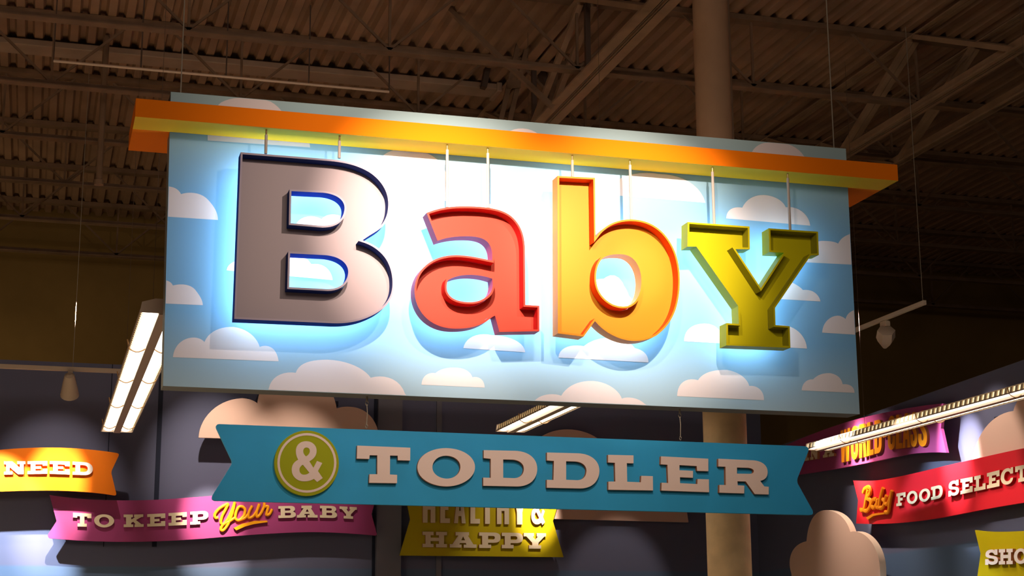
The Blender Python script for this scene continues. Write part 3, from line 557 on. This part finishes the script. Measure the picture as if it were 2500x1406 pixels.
# ------------------------------------------------------------------ linear luminaires
def luminaire(X0, y0, y1, z, label, top):
    t = thing('linear_light', (X0, (y0+y1)/2, z), label, 'light fixture', 'linear fluorescent lights'); Wd = .145
    mb = MB(); mb.box((X0-.06, y0, z+.055), (X0+.06, y1, z+.085)); mb.box((X0-.034, y0+.001, z-.022), (X0+.034, y1-.001, z+.055)); mb.build('spine', 'spine', t)
    for s in (-1, 1):
        mb = MB(); mb.box((X0+s*.05-.02, y0+.02, z+.048), (X0+s*.05+.02, y1-.02, z+.0545))
        mb.add([(X0+s*.125, y0+.02, z+.052), (X0+s*.140, y0+.02, z+.002), (X0+s*.140, y1-.02, z+.002), (X0+s*.125, y1-.02, z+.052), (X0+s*.05, y0+.02, z+.0546), (X0+s*.05, y1-.02, z+.0546)], [(0, 1, 2, 3), (4, 0, 3, 5)])
        mb.build('reflector', 'glow_strip', t, smooth=False)
        mb = MB(); n = int((y1-y0)/.075); vs = []; fs = []; ms = []
        for k in range(n):
            y = y0+.03+(y1-y0-.06)*k/n
            for b, j in ((0, 0), (0, .013), (.036, .013), (.036, 0)): vs += [(X0+s*(.127+a+j), y+b, z+c) for a, c in ((0, .056), (.006, .052), (.018, 0), (.002, -.002))]
        for k in range(n*4-1):
            for q in (0, 1, 2): fs.append((k*4+q, k*4+q+1, k*4+q+5, k*4+q+4)); ms.append(1 if k % 4 == 3 else 0)
        mb.add(vs, fs, ms)
        mb.build('ribbed_louver', ['lum', 'glow_strip'], t, smooth=False)
        mb = MB(); mb.tube([(X0+s*.084, y0+.03, z+.018), (X0+s*.084, y1-.03, z+.018)], .046, 14, sy=.55, up=(0, 0, 1)); mb.build('lamp_tube', 'tube', t)
        mb = MB(); mb.box((X0+s*.157-.004, y0, z-.010), (X0+s*.157+.004, y1, z+.001)); mb.build('lower_lip', 'spine', t)
        y = y0+1.35
        while y < y1-.3:
            mb = MB(); mb.tube([(X0+s*(.034+.12*k/8), y, z-.012-.026*math.sin(math.pi*k/8)) for k in range(9)]+[(X0+s*.168, y, z+.055)], .0055, 6, up=(0, 1, 0)); mb.build('wire_clip', 'clip', t); y += 1.45
    for y in (y0, y1):
        mb = MB(); mb.add([(X0+a, y+b, z+c) for b in (-.004, .004) for a, c in ((-.16, -.012), (.16, -.012), (.148, .06), (.06, .087), (-.06, .087), (-.148, .06))],
                          [(0,1,2,3,4,5), (11,10,9,8,7,6)]+[(k, (k+1) % 6, 6+(k+1) % 6, 6+k) for k in range(6)]); mb.build('end_cap', 'spine', t)
    for f in (.2, .8):
        mb = MB(); y = y0+(y1-y0)*f; mb.tube([(X0, y, z+.08), (X0, y, z+top)], .0018, 6); mb.build('hanging_wire', 'joist_dark', t)
    return t
ZL = 3.86
a = atz(345, 758, ZL); b = atz(284, 1052, ZL); luminaire(a.x+.15, a.y, b.y, ZL, 'long bright strip light left of the sign panel', CEIL-ZL-.01)
c = atz(1190, 1050, ZL); d = atz(1385, 988, ZL); luminaire((c.x+d.x)/2+.12, d.y-1.8, c.y, ZL, 'bright strip light between the cloud panel and the blue banner', CEIL-ZL-.01)
ZR = 3.58; c = atz(1975, 1096, ZR); d = atz(2500, 952, ZR); ang = math.atan2(d.x-c.x, -(d.y-c.y)); LL = (d-c).length+1.2
t = luminaire(0, -LL, 0, 0, 'long bright strip light crossing in front of the plum board at right', CEIL-ZR-.01)
for ch in t.children: ch.data.transform(Matrix.Translation((0, -LL/2, 0)))
t.location = (c.x+.1, c.y, ZR); t.rotation_euler = (0, 0, ang); t.scale = (.88, 1, .85)

# ------------------------------------------------------------------ tracks and lamp heads
def track(p, q, label):
    mb = MB(); mb.beam(p, q, .036, .045); mb.beam(Vector(p)+Vector((0, 0, -.024)), Vector(q)+Vector((0, 0, -.024)), .012, .004)
    tag(mb.build('light_track', 'track', None, p, bevel=.003), label, 'track')
def head(top, aim, label, s=1, squat=False):
    top = Vector(top); t = thing('track_spotlight', top, label, 'spotlight')
    mb = MB(); mb.box((top.x-.022*s, top.y-.05*s, top.z-.05*s), (top.x+.022*s, top.y+.05*s, top.z)); mb.build('adapter', 'head', t, bevel=.004)
    c = top+Vector((0, 0, -.13*s)); mb = MB(); mb.tube([top+Vector((0, 0, -.05*s)), c], .012*s, 8); mb.build('stem', 'head', t)
    d = (Vector(aim)-c).normalized(); mb = MB(); ks = [(-.13, .02), (-.11, .045), (-.03, .062), (.05, .075), (.11, .085), (.12, .085)]
    if squat: ks = [(-.075, .055), (-.065, .075), (.01, .080), (.05, .065), (.12, .018)]
    mb.tube([c+d*k*s for k, _ in ks], [r*s for _, r in ks], 6 if squat else 18); mb.build('lamp_housing', 'head', t)
    if squat: return
    mb = MB(); mb.tube([c+d*.1205*s, c+d*.124*s], .072*s, 18); mb.build('lens', 'lens', t)
TZ = aty(150, 900, 17.6).z
p = aty(-80, 893, 17.6); q = aty(345, 911, 17.6); track((p.x, 17.6, TZ), (q.x, 17.6, TZ), 'white lighting track running across the upper left below the tan wall')
hd = aty(172, 903, 17.6); head((hd.x, 17.6, TZ-.023), (hd.x+.15, 19.4, TZ-1.9), 'small white spotlight hanging from the left track', 1.15)
cable(0, 0, 178, 890, 17.6, 'faint thin cable holding the left lighting track', .0035, zb=TZ+.02)
TZ2 = aty(2258, 738, 14).z
p = atz(2258, 738, TZ2); q = atz(2088, 806, TZ2); track((p.x, p.y, TZ2), p+(q-p)*3, 'white lighting track angling behind the right edge of the sign')
hd = atz(2160, 779, TZ2); head((hd.x, hd.y, TZ2-.023), (hd.x+.35, hd.y+.9, TZ2-1.0), 'small white spotlight hanging from the right track', 1.25, True)
cable(0, 0, 2253, 735, p.y+.06, 'faint thin cable dropping to the right lighting track', .0035, zb=TZ2+.02)
